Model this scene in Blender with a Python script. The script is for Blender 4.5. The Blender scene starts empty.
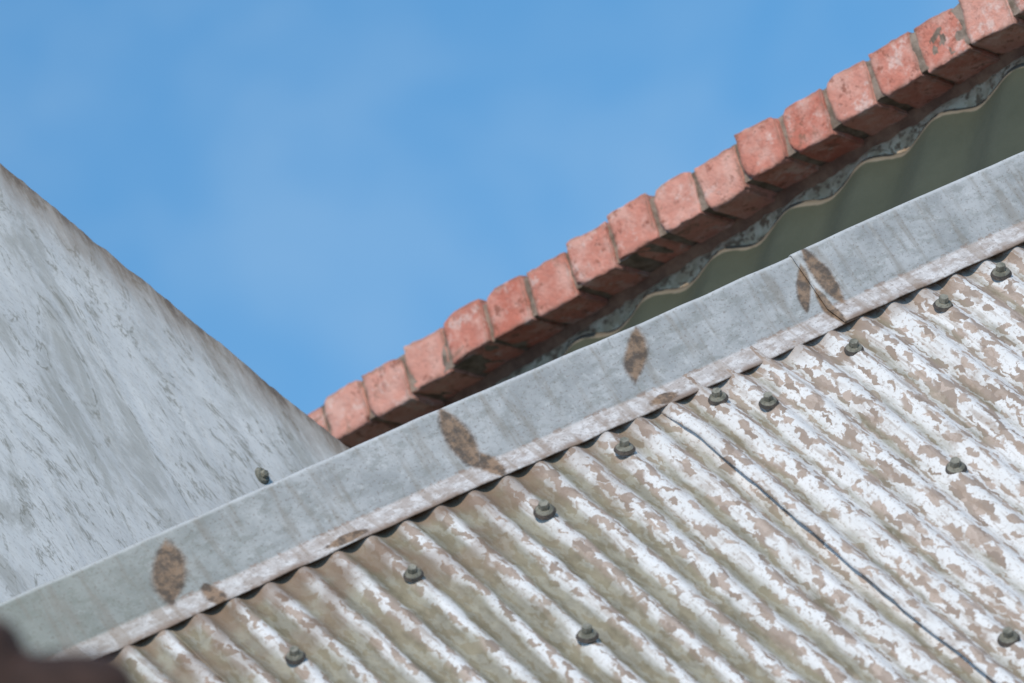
import bpy, bmesh, math, random
from mathutils import Vector, Matrix, noise
random.seed(7)
sc = bpy.context.scene
# ------------------------------------------------------------------ frames
# survey frame: x = right of station, y = distance along sight line, z = up of sight line
eps, rho = math.radians(8), math.radians(27.6)
U = Vector((-math.sin(rho)*math.cos(eps), math.sin(eps), math.cos(rho)*math.cos(eps)))
R = Vector((.917, 0, .399)); R.y = -(R.x*U.x+R.z*U.z)/U.y; R.normalize()
Yw = U.cross(R).normalized()
P0 = Vector((0, 8.5, -.05)); RIDGE_Z = 6.0
def D(f): f = Vector(f); return Vector((f.dot(R), f.dot(Yw), f.dot(U)))
def W(f): return D(Vector(f)-P0)+Vector((0, 0, RIDGE_Z))
# ------------------------------------------------------------------ node helpers
def newmat(name):
    m = bpy.data.materials.new(name); m.use_nodes = True
    return m, m.node_tree, m.node_tree.nodes['Principled BSDF']
def put(nt, sock, v):
    if hasattr(v, 'node'): nt.links.new(v, sock)
    elif v is not None:
        if isinstance(v, (tuple, list)) and len(v) == 3 and sock.type == 'RGBA': v = (*v, 1)
        sock.default_value = v
def uv(nt, sx=1, sy=1, rot=0):
    n = nt.nodes.new('ShaderNodeUVMap'); n.uv_map = 'UVMap'
    m = nt.nodes.new('ShaderNodeMapping'); nt.links.new(n.outputs[0], m.inputs[0])
    m.inputs['Scale'].default_value = (sx, sy, 1); m.inputs['Rotation'].default_value = (0, 0, rot)
    return m.outputs[0]
def obj(nt): return nt.nodes.new('ShaderNodeTexCoord').outputs['Object']
def nz(nt, vec, scale, detail=4, rough=.55, dist=0):
    n = nt.nodes.new('ShaderNodeTexNoise'); put(nt, n.inputs['Vector'], vec)
    n.inputs['Scale'].default_value = scale; n.inputs['Detail'].default_value = detail
    n.inputs['Roughness'].default_value = rough; n.inputs['Distortion'].default_value = dist
    return n.outputs['Fac']
def M(nt, op, a, b=0, c=None, clamp=False):
    n = nt.nodes.new('ShaderNodeMath'); n.operation = op; n.use_clamp = clamp
    put(nt, n.inputs[0], a); put(nt, n.inputs[1], b)
    if c is not None: put(nt, n.inputs[2], c)
    return n.outputs[0]
def step(nt, v, lo, hi):
    n = nt.nodes.new('ShaderNodeMapRange'); n.interpolation_type = 'SMOOTHSTEP'
    put(nt, n.inputs['Value'], v); n.inputs['From Min'].default_value = lo; n.inputs['From Max'].default_value = hi
    return n.outputs[0]
def mix(nt, f, a, b, mode='MIX'):
    n = nt.nodes.new('ShaderNodeMix'); n.data_type = 'RGBA'; n.blend_type = mode
    put(nt, n.inputs['Factor'], f); put(nt, n.inputs[6], a); put(nt, n.inputs[7], b)
    return n.outputs[2]
def bump(nt, bs, h, strength=.5, dist=.002):
    n = nt.nodes.new('ShaderNodeBump'); put(nt, n.inputs['Height'], h)
    n.inputs['Strength'].default_value = strength; n.inputs['Distance'].default_value = dist
    nt.links.new(n.outputs[0], bs.inputs['Normal'])
def attr(nt, name):
    n = nt.nodes.new('ShaderNodeAttribute'); n.attribute_name = name; return n.outputs['Fac']
def sepuv(nt):
    n = nt.nodes.new('ShaderNodeUVMap'); n.uv_map = 'UVMap'
    s = nt.nodes.new('ShaderNodeSeparateXYZ'); nt.links.new(n.outputs[0], s.inputs[0]); return s.outputs[0], s.outputs[1]
def ellipse(nt, u, v, u0, v0, a, b, n1, amt=.7, sh=0.0):
    du = M(nt, 'SUBTRACT', u, u0); dv = M(nt, 'SUBTRACT', v, v0)
    du = M(nt, 'ADD', du, M(nt, 'MULTIPLY', dv, sh))
    x = M(nt, 'DIVIDE', du, a); y = M(nt, 'DIVIDE', dv, b)
    r = M(nt, 'ADD', M(nt, 'MULTIPLY', M(nt, 'ABSOLUTE', x), .75), M(nt, 'MULTIPLY', M(nt, 'MULTIPLY', y, y), 1.0))
    r = M(nt, 'ADD', r, M(nt, 'MULTIPLY', M(nt, 'SUBTRACT', n1, .5), amt))
    return M(nt, 'SUBTRACT', 1, step(nt, r, .62, 1.10))
# ------------------------------------------------------------------ mesh helpers
def empty(name, loc=(0, 0, 0)):
    o = bpy.data.objects.new(name, None); sc.collection.objects.link(o); o.location = loc; o.empty_display_size = .2; return o
def mesh(name, verts, faces, mat, parent=None, uvs=None, smooth=True, attrs=None):
    me = bpy.data.meshes.new(name); me.from_pydata([tuple(v) for v in verts], [], faces)
    if uvs:
        l = me.uv_layers.new(name='UVMap')
        for lp in me.loops: l.data[lp.index].uv = uvs[lp.vertex_index]
    if attrs:
        for k, vals in attrs.items():
            a = me.attributes.new(k, 'FLOAT', 'POINT'); a.data.foreach_set('value', vals)
    if smooth: me.polygons.foreach_set('use_smooth', [True]*len(me.polygons))
    me.materials.append(mat); me.update()
    o = bpy.data.objects.new(name, me); sc.collection.objects.link(o)
    if parent: o.parent = parent
    return o
def grid(nx, ny, f):
    vs = []; uvs = []
    for j in range(ny):
        for i in range(nx):
            p, t = f(i, j); vs.append(p); uvs.append(t)
    fs = [(j*nx+i, j*nx+i+1, (j+1)*nx+i+1, (j+1)*nx+i) for j in range(ny-1) for i in range(nx-1)]
    return vs, fs, uvs
def solid(o, t, off=-1):
    m = o.modifiers.new('thickness', 'SOLIDIFY'); m.thickness = t; m.offset = off
def N3(x, y, z=0): return noise.noise(Vector((x, y, z)))
def box(name, a, b, mat, parent):
    (x0, y0, z0), (x1, y1, z1) = a, b
    vs = [(x0,y0,z0),(x1,y0,z0),(x1,y1,z0),(x0,y1,z0),(x0,y0,z1),(x1,y0,z1),(x1,y1,z1),(x0,y1,z1)]
    fs = [(0,3,2,1),(4,5,6,7),(0,1,5,4),(1,2,6,5),(2,3,7,6),(3,0,4,7)]
    return mesh(name, vs, fs, mat, parent, smooth=False)
# ------------------------------------------------------------------ materials
def mat_galv():
    m, nt, b = newmat('galvanised_sheet')
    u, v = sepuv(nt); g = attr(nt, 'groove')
    base = mix(nt, nz(nt, uv(nt, 1, .3), 40, 3), (.60, .565, .53), (.85, .80, .765))
    warp = nt.nodes.new('ShaderNodeTexNoise'); put(nt, warp.inputs['Vector'], uv(nt)); warp.inputs['Scale'].default_value = 85; warp.inputs['Detail'].default_value = 4
    vm = nt.nodes.new('ShaderNodeVectorMath'); vm.operation = 'MULTIPLY_ADD'
    nt.links.new(warp.outputs['Color'], vm.inputs[0]); vm.inputs[1].default_value = (.016, .024, 0); nt.links.new(uv(nt), vm.inputs[2])
    mp = nt.nodes.new('ShaderNodeMapping'); nt.links.new(vm.outputs[0], mp.inputs[0]); mp.inputs['Rotation'].default_value = (0, 0, .5); mp.inputs['Scale'].default_value = (1, .33, 1)
    vo = nt.nodes.new('ShaderNodeTexVoronoi'); nt.links.new(mp.outputs[0], vo.inputs['Vector']); vo.inputs['Scale'].default_value = 140
    sp = nt.nodes.new('ShaderNodeSeparateColor'); nt.links.new(vo.outputs['Color'], sp.inputs[0])
    dens = nz(nt, uv(nt, 1, .35), 18, 3, .62)
    pf = M(nt, 'ADD', M(nt, 'MULTIPLY', sp.outputs[0], .62), M(nt, 'MULTIPLY', dens, 1.0))
    patch = step(nt, pf, .85, .90)
    pcol = mix(nt, sp.outputs[1], (.24, .16, .11), (.47, .345, .27))
    c = mix(nt, M(nt, 'MULTIPLY', patch, .9), base, pcol)
    stn = nz(nt, uv(nt, 1, .06), 120, 3, .6); brk = nz(nt, uv(nt, 1, .5), 30, 3, .7)
    c = mix(nt, M(nt, 'MULTIPLY', M(nt, 'MULTIPLY', step(nt, stn, .48, .62), step(nt, brk, .38, .60)), .60), c, (.31, .215, .15))
    sp2 = step(nt, nz(nt, uv(nt, 1, .6), 230, 3, .7), .55, .62)
    c = mix(nt, M(nt, 'MULTIPLY', sp2, .55), c, (.31, .21, .15))
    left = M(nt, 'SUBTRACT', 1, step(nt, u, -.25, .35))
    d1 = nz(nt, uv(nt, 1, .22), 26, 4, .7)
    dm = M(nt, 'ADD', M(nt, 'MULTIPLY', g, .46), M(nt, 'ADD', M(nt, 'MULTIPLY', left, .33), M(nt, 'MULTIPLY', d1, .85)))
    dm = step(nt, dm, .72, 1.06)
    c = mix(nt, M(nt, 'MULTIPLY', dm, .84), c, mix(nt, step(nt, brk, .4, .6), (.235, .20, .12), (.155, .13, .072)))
    ru = M(nt, 'MULTIPLY', M(nt, 'SUBTRACT', 1, step(nt, v, .06, .26)), step(nt, nz(nt, uv(nt), 11, 3), .42, .6))
    c = mix(nt, M(nt, 'MULTIPLY', M(nt, 'MULTIPLY', ru, left), .7), c, (.19, .11, .065))
    fl = M(nt, 'SUBTRACT', 1, step(nt, M(nt, 'ADD', v, M(nt, 'MULTIPLY', M(nt, 'SUBTRACT', d1, .5), .09)), .035, .070))
    c = mix(nt, M(nt, 'MULTIPLY', fl, .55), c, (.25, .165, .115))
    put(nt, b.inputs['Base Color'], c)
    b.inputs['Roughness'].default_value = .62; b.inputs['Specular IOR Level'].default_value = .45
    bump(nt, b, nz(nt, uv(nt), 130, 2), .5, .0014)
    return m
def mat_cap():
    m, nt, b = newmat('zinc_ridge_cap')
    u, v = sepuv(nt)
    n1 = nz(nt, uv(nt), 11, 5, .68); n2 = nz(nt, uv(nt, .6, 1), 60, 4, .70); n3 = nz(nt, uv(nt), 60, 4, .68)
    c = mix(nt, step(nt, n1, .3, .7), (.30, .295, .285), (.49, .475, .46))
    c = mix(nt, M(nt, 'MULTIPLY', step(nt, n2, .48, .62), .55), c, (.25, .245, .22))
    c = mix(nt, M(nt, 'MULTIPLY', step(nt, n3, .55, .68), .35), c, (.62, .60, .575))
    c = mix(nt, M(nt, 'MULTIPLY', M(nt, 'SUBTRACT', 1, step(nt, u, -.90, -.25)), .7), c, (.205, .21, .155))
    ro = nz(nt, uv(nt, 1, .12), 45, 3, .6)
    c = mix(nt, M(nt, 'MULTIPLY', step(nt, ro, .50, .66), .5), c, (.25, .21, .165))
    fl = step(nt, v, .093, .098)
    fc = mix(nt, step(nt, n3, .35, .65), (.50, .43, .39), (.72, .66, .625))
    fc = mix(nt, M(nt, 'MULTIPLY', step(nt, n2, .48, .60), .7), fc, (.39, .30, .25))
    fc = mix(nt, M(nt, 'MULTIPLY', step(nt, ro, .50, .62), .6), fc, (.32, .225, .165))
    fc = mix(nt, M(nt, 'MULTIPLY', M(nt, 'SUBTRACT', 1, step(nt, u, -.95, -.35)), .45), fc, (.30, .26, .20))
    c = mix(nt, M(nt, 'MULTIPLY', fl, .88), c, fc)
    fo = M(nt, 'SUBTRACT', 1, step(nt, M(nt, 'ABSOLUTE', M(nt, 'SUBTRACT', v, .095)), .0, .007))
    c = mix(nt, M(nt, 'MULTIPLY', M(nt, 'MULTIPLY', fo, step(nt, n3, .50, .60)), .7), c, (.25, .155, .105))
    lo = step(nt, v, .118, .132)
    c = mix(nt, M(nt, 'MULTIPLY', M(nt, 'MULTIPLY', lo, step(nt, n1, .44, .56)), .8), c, (.23, .14, .09))
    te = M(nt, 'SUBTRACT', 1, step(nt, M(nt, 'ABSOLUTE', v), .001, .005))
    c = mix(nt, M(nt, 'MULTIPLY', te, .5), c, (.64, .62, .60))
    rust = None
    for (u0, v0, a, bb, sh) in [(-.573, .054, .023, .048, .45), (-.115, .050, .017, .060, 0), (-.100, .106, .013, .032, 0), (.178, .037, .017, .040, .65), (.452, .050, .010, .036, .5), (.487, .048, .012, .060, -.05), (.466, .095, .007, .045, 0), (-.54, .115, .012, .030, 0), (.17, .12, .02, .012, 0), (-.34, .122, .03, .010, 0)]:
        e = ellipse(nt, u, v, u0, v0, a, bb, n3, .8, sh)
        rust = e if rust is None else M(nt, 'MAXIMUM', rust, e)
    rc = mix(nt, step(nt, n3, .38, .62), (.085, .050, .027), (.28, .165, .09))
    c = mix(nt, M(nt, 'MULTIPLY', rust, .92), c, rc)
    spk = step(nt, nz(nt, uv(nt), 230, 2, .6), .58, .66)
    c = mix(nt, M(nt, 'MULTIPLY', spk, .45), c, (.18, .14, .11))
    put(nt, b.inputs['Base Color'], c); b.inputs['Metallic'].default_value = .05; b.inputs['Roughness'].default_value = .58
    bump(nt, b, nz(nt, uv(nt), 14, 4), .4, .003)
    return m
def mat_brick():
    m, nt, b = newmat('red_coping_brick')
    o = obj(nt); t = attr(nt, 'tone')
    c = mix(nt, t, (.57, .165, .105), (.72, .33, .245))
    n = nz(nt, o, 26, 5, .65)
    c = mix(nt, M(nt, 'MULTIPLY', step(nt, n, .42, .66), .65), c, (.76, .43, .34))
    c = mix(nt, M(nt, 'MULTIPLY', step(nt, nz(nt, o, 46, 5, .75), .55, .64), .78), c, (.31, .10, .06))
    c = mix(nt, M(nt, 'MULTIPLY', step(nt, nz(nt, o, 18, 5, .78), .54, .66), .55), c, (.82, .64, .55))
    c = mix(nt, M(nt, 'MULTIPLY', step(nt, nz(nt, o, 12, 5, .75), .60, .68), .7), c, (.22, .13, .08))
    ed = attr(nt, 'edge')
    c = mix(nt, M(nt, 'MULTIPLY', M(nt, 'MULTIPLY', ed, step(nt, nz(nt, o, 40, 4), .34, .52)), .85), c, (.20, .11, .07))
    put(nt, b.inputs['Base Color'], c); b.inputs['Roughness'].default_value = .92
    bump(nt, b, nz(nt, o, 110, 4, .72), .85, .004)
    return m
def mat_simple(name, a, bcol, scale=20, rough=.85, bs=.6, bd=.004, third=None, tl=.55):
    m, nt, b = newmat(name); o = obj(nt); n = nz(nt, o, scale, 5, .65)
    c = mix(nt, step(nt, n, .35, .65), a, bcol)
    if third: c = mix(nt, step(nt, nz(nt, o, scale*2.3, 4, .65), tl, tl+.1), c, third)
    put(nt, b.inputs['Base Color'], c); b.inputs['Roughness'].default_value = rough
    bump(nt, b, nz(nt, o, scale*3, 4, .7), bs, bd)
    return m
def mat_plaster():
    m, nt, b = newmat('weathered_plaster'); u, v = sepuv(nt)
    n1 = nz(nt, uv(nt, .6, 1), 5, 6, .66); n2 = nz(nt, uv(nt, .5, 1), 34, 5, .72)
    c = mix(nt, step(nt, n1, .32, .68), (.62, .595, .565), (.82, .78, .735))
    c = mix(nt, M(nt, 'MULTIPLY', step(nt, n2, .46, .66), .45), c, (.51, .48, .435))
    st = nz(nt, uv(nt, .6, .42, .9), 11, 6, .72, .6)
    c = mix(nt, M(nt, 'MULTIPLY', step(nt, st, .50, .63), .6), c, (.39, .365, .315))
    vn = nz(nt, uv(nt, .7, .5, .9), 8, 5, .64, 1.4)
    ve = M(nt, 'SUBTRACT', 1, step(nt, M(nt, 'ABSOLUTE', M(nt, 'SUBTRACT', vn, .5)), .0, .022))
    c = mix(nt, M(nt, 'MULTIPLY', M(nt, 'MULTIPLY', ve, step(nt, n2, .42, .58)), .7), c, (.25, .225, .175))
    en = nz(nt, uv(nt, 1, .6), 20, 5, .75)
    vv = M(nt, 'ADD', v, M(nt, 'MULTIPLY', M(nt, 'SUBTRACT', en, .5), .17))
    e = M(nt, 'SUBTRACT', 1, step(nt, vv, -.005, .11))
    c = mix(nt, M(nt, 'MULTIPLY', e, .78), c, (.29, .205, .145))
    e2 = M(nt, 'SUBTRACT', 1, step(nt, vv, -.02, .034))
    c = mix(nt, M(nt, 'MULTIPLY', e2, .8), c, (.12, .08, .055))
    spk = step(nt, nz(nt, uv(nt, .6, 1), 190, 2, .6), .56, .66)
    c = mix(nt, M(nt, 'MULTIPLY', spk, .4), c, (.42, .38, .33))
    put(nt, b.inputs['Base Color'], c); b.inputs['Roughness'].default_value = .92
    bump(nt, b, nz(nt, uv(nt, .5, 1), 110, 5, .78), .3, .002)
    return m
def mat_dark():
    m, nt, b = newmat('shaded_fibre_cement'); u, v = sepuv(nt)
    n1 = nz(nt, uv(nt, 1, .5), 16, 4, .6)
    c = mix(nt, n1, (.045, .050, .034), (.085, .088, .062))  # shade on the sheet is put into these dark tones; its slope is sunlit
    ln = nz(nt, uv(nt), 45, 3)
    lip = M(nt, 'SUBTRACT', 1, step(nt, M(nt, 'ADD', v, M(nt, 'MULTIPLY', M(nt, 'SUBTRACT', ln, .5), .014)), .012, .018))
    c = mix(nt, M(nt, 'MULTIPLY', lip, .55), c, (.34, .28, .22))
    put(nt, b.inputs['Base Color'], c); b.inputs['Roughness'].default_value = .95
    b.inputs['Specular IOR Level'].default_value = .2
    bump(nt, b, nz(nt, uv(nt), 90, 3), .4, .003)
    return m
GALV, CAP, BRICK, PLASTER, DARK = mat_galv(), mat_cap(), mat_brick(), mat_plaster(), mat_dark()
MORTAR = mat_simple('old_mortar', (.16, .11, .075), (.34, .25, .19), 45)
FILLET = mat_simple('mortar_fillet', (.70, .52, .36), (.46, .31, .19), 30, third=(.24, .14, .08), tl=.50)
DWALL = mat_simple('stained_brickwork', (.19, .08, .045), (.34, .16, .09), 25)
RENDER = mat_simple('house_render', (.45, .42, .38), (.55, .52, .47), 3)
SCREW = mat_simple('oxidised_screw', (.14, .13, .095), (.30, .27, .21), 90, rough=.6)
RUBBER = mat_simple('rubber_washer', (.05, .045, .04), (.12, .09, .07), 90, rough=.8)
BARK = mat_simple('bark', (.035, .016, .011), (.06, .028, .019), 30)
LEAF = mat_simple('leaf', (.04, .07, .02), (.08, .12, .035), 12)
GROUND = mat_simple('ground', (.14, .115, .07), (.25, .185, .125), .6, bd=.03)
# ------------------------------------------------------------------ metal-roofed house
house = empty('metal_roof_house')
TH = math.radians(51.2); AL = math.radians(12); L = .092
y1, z1 = -L*math.sin(AL), RIDGE_Z-L*math.cos(AL)
XL, XR = -2.2, 1.22
PITCH, PH, AMP = .0535, .225, .0060
OFF = -AMP-.0040
def roof(X, s, h):
    return Vector((X, y1 - s*math.cos(TH) - h*math.sin(TH), z1 - s*math.sin(TH) + h*math.cos(TH)))
def wave(X):
    a = 2*math.pi*(X-PH)/PITCH
    return AMP*(math.cos(a)+.10*math.cos(2*a))
def sheet(name, xa, xb, lift, la):
    nx = int((xb-xa)/PITCH*13)+1; ss = [-.03+2.43*(j/110)**1.2 for j in range(111)]
    def f(i, j):
        X = xa+(xb-xa)*i/(nx-1); s = ss[j]
        le = max(0, 1-(X-xa)/.035); free = min(1, max(0, (s-.045)/.06))
        h = OFF+wave(X)+lift*(.4+.6*free) + free*(le*la*(1+.5*N3(s*9, 3)) + .0018*N3(X*9, s*5, 1)+.0010*N3(X*40, s*14, 2)+.0016*N3(X*3, s*22, 6))
        return roof(X+(.003*N3(s*3, xa)+.0022*N3(s*45, xa))*free, s, h), (X, s)
    vs, fs, uvs = grid(nx, 111, f)
    gr = [(1-math.cos(2*math.pi*(t[0]-PH)/PITCH))*.5 for t in uvs]
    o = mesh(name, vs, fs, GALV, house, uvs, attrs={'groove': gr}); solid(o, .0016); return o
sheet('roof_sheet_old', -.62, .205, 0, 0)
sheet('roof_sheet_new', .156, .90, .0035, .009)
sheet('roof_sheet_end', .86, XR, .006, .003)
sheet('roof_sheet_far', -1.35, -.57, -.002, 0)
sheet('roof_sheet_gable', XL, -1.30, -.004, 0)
def fb(i, j):
    X = XL+(XR-XL)*i/800; s = .5*j/6
    return Vector((X, .045+s*math.cos(TH), RIDGE_Z-.035-s*math.sin(TH)+wave(X)*1.2)), (X, s)
vs, fs, uvs = grid(801, 7, fb)
o = mesh('roof_sheet_back', vs, fs, GALV, house, uvs, attrs={'groove': [.5]*len(vs)}); solid(o, .0016)
def cap(name, xa, xb, lift):
    prof = []
    bk = Vector((math.cos(TH), -math.sin(TH)))
    q = Vector((.038, -.010))
    prof.append((q+bk*.12, -.17)); prof.append((q+bk*.004, -.05)); prof.append((q+Vector((-.004, .003)), -.045))
    prof.append((Vector((.006, .0015)), -.007)); prof.append((Vector((.0015, .0015)), -.002)); prof.append((Vector((-.0005, -.0015)), .002))
    d = Vector((-math.sin(AL), -math.cos(AL))); p1 = d*L; e = Vector((-math.cos(TH), -math.sin(TH)))
    for k in (.01, .03, .05, .07, .086): prof.append((d*k, k))
    for k in (.0895, .092, .0945):
        t = (k-.0895)/.005; prof.append((p1-d*.0025*(1-t)+e*.0025*t + Vector((.0008, .0004))*(1-abs(2*t-1)), k+.002))
    for k in (.010, .02, .03, .0375): prof.append((p1+e*k, .094+k))
    prof.append((p1+e*.0385+Vector((.0012, -.0012)), .134))
    nx = int((xb-xa)/.012)
    nrm = Vector((-.8, .45))
    def f(i, j):
        X = xa+(xb-xa)*i/nx; p, v = prof[j]
        w = .0022*N3(X*5, v*12, 5) + .0007*N3(X*30, v*30, 2) + (.0022*N3(X*14, 0, 7)*max(0, (v-.09)/.045)) + lift
        p = p+nrm*w + e*(.0018*N3(X*20, 0, 3) if v > .12 else 0)
        return Vector((X, p.x, RIDGE_Z+p.y+.0028*N3(X*2.2, 0, 9)+.0008*N3(X*17, 0, 4))), (X, v)
    vs, fs, uvs = grid(nx+1, len(prof), f)
    o = mesh(name, vs, fs, CAP, house, uvs); solid(o, .0015, 1); return o
cap('ridge_cap_old', XL-.03, .49, 0)
cap('ridge_cap_new', .464, XR+.03, .004)
bm = bmesh.new(); bw = bmesh.new()
nrm = Vector((0, -math.sin(TH), math.cos(TH)))
def screw(X, s):
    X = PH+round((X-PH)/PITCH)*PITCH+random.uniform(-.003, .003)
    q = Vector((random.uniform(-.15, .15), random.uniform(-.15, .15), 0))+nrm
    Rm = q.to_track_quat('Z', 'Y').to_matrix().to_4x4()
    base = roof(X, s, OFF+AMP+.003)
    k = random.uniform(1.0, 1.15)
    T = Matrix.Translation(base)@Rm@Matrix.Scale(k, 4)
    bmesh.ops.create_cone(bw, cap_ends=True, segments=24, radius1=.0135, radius2=.0112, depth=.004, matrix=T@Matrix.Translation((0, 0, .002)))
    bmesh.ops.create_cone(bm, cap_ends=True, segments=24, radius1=.0108, radius2=.0078, depth=.003, matrix=T@Matrix.Translation((0, 0, .0055)))
    bmesh.ops.create_cone(bm, cap_ends=True, segments=6, radius1=.0070, radius2=.0062, depth=.008, matrix=T@Matrix.Rotation(random.random(), 4, 'Z')@Matrix.Translation((0, 0, .0105)))
SC = [(-.526, .186), (-.3095, .138), (-.1, .131), (.0622, .0856), (.225, .0704), (.29, .118), (.465, .091), (.59, .084), (.7, .074), (-.2025, .371), (.376, .377), (.226, .692), (-.75, .15), (-.95, .15), (.85, .08), (1.05, .08)]
for X, s in SC: screw(X, s)
for k in range(-8, 5): screw(.226+.29*k, 1.05); screw(.1+.29*k, 1.7)
for nm, b_, mt in (('screw_heads', bm, SCREW), ('screw_washers', bw, RUBBER)):
    me = bpy.data.meshes.new(nm); b_.to_mesh(me); me.materials.append(mt); o = bpy.data.objects.new(nm, me); sc.collection.objects.link(o); o.parent = house
ye = roof(0, 2.2, -.03); yb = .045+.45*math.cos(TH); zb = RIDGE_Z-.06-.45*math.sin(TH)
def gable(name, x0, x1):
    pr = [(ye.y, 0), (yb, 0), (yb, zb), (.03, RIDGE_Z-.09), (-.05, RIDGE_Z-.16), (ye.y, ye.z)]
    vs = [(x0, y, z) for y, z in pr]+[(x1, y, z) for y, z in pr]; n = 6
    fs = [tuple(range(n))[::-1], tuple(range(n, 2*n))]+[(i, (i+1) % n, n+(i+1) % n, n+i) for i in range(n)]
    mesh(name, vs, fs, RENDER, house, smooth=False)
gable('gable_wall_a', XL+.05, XL+.22); gable('gable_wall_b', XR-.22, XR-.05)
box('front_wall', (XL+.223, ye.y+.01, 0), (XR-.223, ye.y+.17, ye.z), RENDER, house)
box('back_wall', (XL+.223, yb-.17, 0), (XR-.223, yb-.01, zb), RENDER, house)
# ------------------------------------------------------------------ brick parapet
par = empty('brick_parapet')
pF = Vector((.848, -.55, .53)); pF = (pF-U*pF.dot(U)).normalized()
pW = D(pF); hW = D(-(U.cross(pF)).normalized()); vW = Vector((0, 0, 1))
T0 = W((.141, 9.7, .183))
def PP(t, h, v): return T0+pW*t+hW*h+vW*v
ph = math.radians(18); fd = (math.sin(ph), -math.cos(ph)); sd = (-math.cos(ph), -math.sin(ph))
FL, BD, BP, BW = .076, .215, .085, .0790
T_A, T_B = -1.25, 1.06
vsA, fsA, tone, edge = [], [], [], []
def rbox(center, hs, axes, seed, tn):
    b = bmesh.new(); bmesh.ops.create_cube(b, size=2); bmesh.ops.subdivide_edges(b, edges=b.edges[:], cuts=13, use_grid_fill=True)
    base = len(vsA); b.verts.ensure_lookup_table()
    ch = [random.random() for _ in range(8)]
    for v in b.verts:
        a = [math.copysign(1-(1-min(1, abs(c)))**1.7, c) for c in v.co]
        p = Vector([a[i]*hs[i] for i in range(3)])
        ci = (a[0] > 0)+2*(a[1] > 0)+4*(a[2] > 0)
        cornerness = max(0, (abs(a[0])-.5)*2)*max(0, (abs(a[2])-.5)*2)
        r = .0015+.003*abs(N3(p.x*60+seed, p.y*60, p.z*60)) + (.013 if ch[ci] > .62 else .0)*cornerness
        inner = Vector([max(-hs[i]+r, min(hs[i]-r, p[i])) for i in range(3)])
        dlt = p-inner
        if dlt.length > 1e-7: p = inner+dlt.normalized()*min(r, dlt.length)
        e = 1-min(1, min([abs(abs(a[i])-1)*hs[i] for i in range(3) if abs(a[i]) < .999] or [0])/.006)
        nn = Vector([N3(p.x*45+seed, p.y*45, p.z*45+k*17)+.7*N3(p.x*130+seed, p.y*130, p.z*130+k*17) for k in range(3)])
        p += nn*.0024
        vsA.append(center+axes[0]*p.x+axes[1]*p.y+axes[2]*p.z); tone.append(tn); edge.append(max(0, e))
    for f in b.faces: fsA.append(tuple(base+v.index for v in f.verts))
    b.free()
n = int((T_B-T_A)/BP)
i0 = round(T_A/BP)
fdv = hW*fd[0]+vW*fd[1]; sdv = hW*sd[0]+vW*sd[1]
for i in range(n):
    t = (i0+i+.5)*BP
    rt = Matrix.Rotation(random.uniform(-.04, .04)+.06, 3, sdv)
    rt2 = Matrix.Rotation(random.uniform(-.035, .035), 3, pW)
    ax = [(rt2@rt@v) for v in (pW, sdv, fdv)]
    c = T0+pW*t+fdv*(FL/2+random.uniform(-.004, .004))+sdv*(BD/2+random.uniform(-.005, .005))
    rbox(c, (BW/2-random.uniform(0, .0022), BD/2, FL/2), ax, i*7.3, random.random())
mesh('coping_bricks', vsA, fsA, BRICK, par, attrs={'tone': tone, 'edge': edge})
def prism(name, pr, ta, tb, mat, nt=160, nzamp=.0012):
    m = len(pr); vs = []
    for j in range(nt+1):
        t = ta+(tb-ta)*j/nt
        for k, (h, v) in enumerate(pr):
            vs.append(PP(t, h+nzamp*N3(t*50, k*3.1, 1), v+nzamp*N3(t*50, k*3.1, 8)))
    fs = [(j*m+k, j*m+(k+1) % m, (j+1)*m+(k+1) % m, (j+1)*m+k) for j in range(nt) for k in range(m)]
    fs += [tuple(range(m)), tuple(nt*m+k for k in range(m))[::-1]]
    return mesh(name, vs, fs, mat, par, smooth=False)
def Q(a, b): return (a*fd[0]+b*sd[0], a*fd[1]+b*sd[1])
TE = T_A+n*BP
prism('coping_mortar', [Q(.007, .005), Q(FL-.005, .005), Q(FL-.005, BD-.006), Q(.007, BD-.006)], T_A, TE-.01, MORTAR, 400, .003)
wf = Q(FL, .086)
wz = T0.z
prism('wall_body', [(wf[0], wf[1]+.004), (wf[0], -wz), (wf[0]-.115, -wz), (wf[0]-.115, wf[1]-.03)], T_A+.02, TE-.03, DWALL, 200)
# dark corrugated roof below the parapet
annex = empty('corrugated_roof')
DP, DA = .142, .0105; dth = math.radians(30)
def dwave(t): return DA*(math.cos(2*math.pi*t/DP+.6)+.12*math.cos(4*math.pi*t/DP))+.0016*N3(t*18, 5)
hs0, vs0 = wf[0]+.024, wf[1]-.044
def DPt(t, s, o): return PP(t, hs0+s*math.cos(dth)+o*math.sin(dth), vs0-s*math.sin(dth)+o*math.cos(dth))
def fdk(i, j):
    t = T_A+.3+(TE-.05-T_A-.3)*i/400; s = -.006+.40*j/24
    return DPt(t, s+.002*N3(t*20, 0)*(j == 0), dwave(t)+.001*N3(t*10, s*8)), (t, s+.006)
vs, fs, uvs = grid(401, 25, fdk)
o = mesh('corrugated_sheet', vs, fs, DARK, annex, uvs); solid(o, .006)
def ff(i, j):
    t = T_A+.3+(TE-.05-T_A-.3)*i/700; a = j/8
    top = PP(t, wf[0]-.003, wf[1]-.014-.006*N3(t*22, 4)); bot = DPt(t, .004+.008*N3(t*30, 9)+.006*N3(t*90, 3), dwave(t)-.001)
    p = top.lerp(bot, a); p += (hW*.6+vW*.5)*((1-a)*(math.sin(a*math.pi)*.004+.006*N3(t*70, a*3, 2)*math.sin(math.pi*min(1, a+.1))))
    return p, (t, a*.05)
vs, fs, uvs = grid(701, 9, ff)
mesh('mortar_fillet', vs, fs, FILLET, par, uvs)
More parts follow.
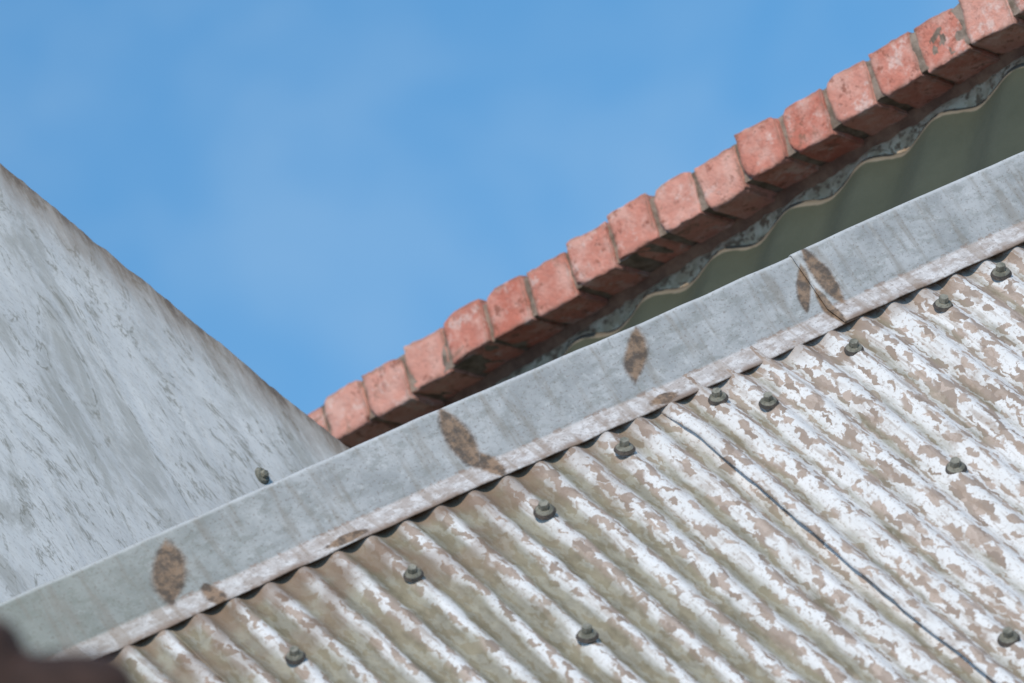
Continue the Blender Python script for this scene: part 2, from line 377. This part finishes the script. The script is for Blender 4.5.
# ------------------------------------------------------------------ plastered gable wall
wall = empty('plaster_gable_wall')
A = W((-.736, 9.2, .2600)); B = W((-.2466, 9.45, -.1510)); wv = (B-A); wl = wv.length; wv.normalize()
nb = wv.cross(vW).normalized()
if nb.dot(D((0, 1, 0))) < 0: nb = -nb
bl = [0, .0015, .004, .008, .014, .022, .035, .05, .08, .12, .2, .3, .45, .65, .9, 1.2, 2, 3.2]
tA, tB, nxw = -1.3, wl+.55, 520
def fw(i, j):
    t = tA+(tB-tA)*i/(nxw-1); b_ = bl[j]
    e = A+wv*t
    z = e.z-b_ + (.0060*N3(t*26, 0, 1)+.0045*N3(t*80, 0, 2))*max(0, 1-b_/.03)
    if j == len(bl)-1: z = 0
    rnd = .006*max(0, 1-b_/.008)**2
    off = nb*(rnd+.0025*N3(t*8, b_*8, 4)+.0010*N3(t*35, b_*35, 6))
    return Vector((e.x, e.y, z))+off, (t, b_*.78)
vs, fs, uvs = grid(nxw, len(bl), fw)
k0 = len(vs)
for i in range(nxw): vs.append(vs[i]+nb*.16+Vector((0, 0, -.004))); uvs.append((uvs[i][0], -.1))
for i in range(nxw): vs.append(Vector((vs[k0+i].x, vs[k0+i].y, 0))); uvs.append((uvs[i][0], 3))
for i in range(nxw-1):
    fs.append((i, i+1, k0+i+1, k0+i)); fs.append((k0+i, k0+i+1, k0+nxw+i+1, k0+nxw+i))
for i in (0, nxw-1):
    fs.append(tuple(j*nxw+i for j in range(len(bl)))+(k0+nxw+i, k0+i))
mesh('wall_face', vs, fs, PLASTER, wall, uvs)
q = W((-.416, 9.33, -.230))
b = bmesh.new()
q = q-nb*((q-A).dot(nb))
Rm = (-nb).to_track_quat('Z', 'Y').to_matrix().to_4x4()
bmesh.ops.create_cone(b, cap_ends=True, segments=16, radius1=.014, radius2=.010, depth=.004, matrix=Matrix.Translation(q)@Rm@Matrix.Translation((0, 0, .002)))
bmesh.ops.create_cone(b, cap_ends=True, segments=6, radius1=.0065, radius2=.0055, depth=.006, matrix=Matrix.Translation(q)@Rm@Matrix.Translation((0, 0, .007)))
me = bpy.data.meshes.new('anchor_screw'); b.to_mesh(me); me.materials.append(SCREW); o = bpy.data.objects.new('anchor_screw', me); sc.collection.objects.link(o); o.parent = wall
# ------------------------------------------------------------------ pruned tree in front
tree = empty('pruned_tree')
def skin(name, pts, edges, mat):
    me = bpy.data.meshes.new(name); me.from_pydata([tuple(p[0]) for p in pts], edges, []); me.materials.append(mat)
    o = bpy.data.objects.new(name, me); sc.collection.objects.link(o); o.parent = tree
    m = o.modifiers.new('skin', 'SKIN')
    for i, p in enumerate(pts): me.skin_vertices[0].data[i].radius = (p[1], p[1])
    me.skin_vertices[0].data[0].use_root = True
    s = o.modifiers.new('s', 'SUBSURF'); s.levels = 2; s.render_levels = 2
    tx = bpy.data.textures.new('barkn', 'CLOUDS'); tx.noise_scale = .05
    d = o.modifiers.new('d', 'DISPLACE'); d.texture = tx; d.strength = .008
    return o
fork = W((-.60, 5.0, -.75)); base = Vector((fork.x-.1, fork.y+.05, 0))
pts = [(base, .13), (Vector((fork.x-.05, fork.y+.05, 1.6)), .10), (Vector((fork.x-.02, fork.y, 3.0)), .085), (fork, .06),
       (W((-.50, 5.0, -.46)), .04), (W((-.435, 5.0, -.30)), .040), (W((-.408, 5.0, -.240)), .034), (W((-.405, 5.0, -.212)), .024),
       (W((-.380, 5.0, -.280)), .036), (W((-.335, 5.0, -.268)), .034), (W((-.290, 5.0, -.275)), .028),
       (W((-.95, 5.1, -.5)), .035), (W((-1.2, 5.2, -.1)), .02)]
skin('trunk_and_limbs', pts, [(0, 1), (1, 2), (2, 3), (3, 4), (4, 5), (5, 6), (6, 7), (5, 8), (8, 9), (9, 10), (3, 11), (11, 12)], BARK)
lv, lf = [], []
for k in range(900):
    c = W((-1.2, 5.2, -.05))+Vector([random.gauss(0, .13) for _ in range(3)])
    d1 = Vector([random.gauss(0, 1) for _ in range(3)]).normalized()*.035; d2 = d1.cross(Vector((random.random(), random.random(), 1))).normalized()*.014
    n0 = len(lv); lv += [c-d1, c-d2, c+d1, c+d2]; lf.append((n0, n0+1, n0+2, n0+3))
mesh('foliage', lv, lf, LEAF, tree, smooth=False)
# ------------------------------------------------------------------ ground
mesh('ground', [(-400, -400, 0), (400, -400, 0), (400, 400, 0), (-400, 400, 0)], [(0, 1, 2, 3)], GROUND, smooth=False)
# ------------------------------------------------------------------ light
S = D(Vector((-.30, -.58, .72)).normalized())
sun = bpy.data.lights.new('sun', 'SUN'); sun.energy = 2.9; sun.angle = math.radians(1.5); sun.color = (1, .92, .81)
so = bpy.data.objects.new('sun', sun); sc.collection.objects.link(so); so.rotation_euler = S.to_track_quat('Z', 'Y').to_euler(); so.location = (0, 0, 20)
w = bpy.data.worlds.new('World'); sc.world = w; w.use_nodes = True; nt = w.node_tree
bg = nt.nodes['Background']; sky = nt.nodes.new('ShaderNodeTexSky'); sky.sky_type = 'NISHITA'; sky.sun_disc = False
sky.sun_elevation = math.asin(S.z); sky.sun_rotation = math.atan2(S.x, S.y); sky.ozone_density = 1.0; sky.air_density = 1.0; sky.dust_density = .4
tc = nt.nodes.new('ShaderNodeTexCoord')
ad = nt.nodes.new('ShaderNodeVectorMath'); ad.operation = 'ADD'; nt.links.new(tc.outputs['Generated'], ad.inputs[0]); ad.inputs[1].default_value = (0, 0, .32)
no = nt.nodes.new('ShaderNodeVectorMath'); no.operation = 'NORMALIZE'; nt.links.new(ad.outputs[0], no.inputs[0]); nt.links.new(no.outputs[0], sky.inputs[0])
tint = mix(nt, 1.0, sky.outputs[0], (.80, 1.50, 1.74), 'MULTIPLY')
cl = nz(nt, tc.outputs['Generated'], 16, 4, .6, .3)
col = mix(nt, M(nt, 'MULTIPLY', step(nt, cl, .35, .75), .18), tint, (5.6, 7.0, 7.9))
nt.links.new(col, bg.inputs[0]); bg.inputs[1].default_value = .11
# ------------------------------------------------------------------ camera
cd = bpy.data.cameras.new('camera'); cam = bpy.data.objects.new('camera', cd); sc.collection.objects.link(cam); sc.camera = cam
r_, u_, b_ = D((1, 0, 0)), D((0, 0, 1)), -D((0, 1, 0)); loc = W((0, 0, 0))
cam.matrix_world = Matrix(((r_.x, u_.x, b_.x, loc.x), (r_.y, u_.y, b_.y, loc.y), (r_.z, u_.z, b_.z, loc.z), (0, 0, 0, 1)))
cd.lens = 225; cd.sensor_width = 36; cd.clip_start = .1; cd.clip_end = 2000
cd.dof.use_dof = True; cd.dof.focus_distance = 8.8; cd.dof.aperture_fstop = 5.6
sc.view_settings.view_transform = 'Standard'; sc.view_settings.look = 'None'; sc.view_settings.exposure = 0
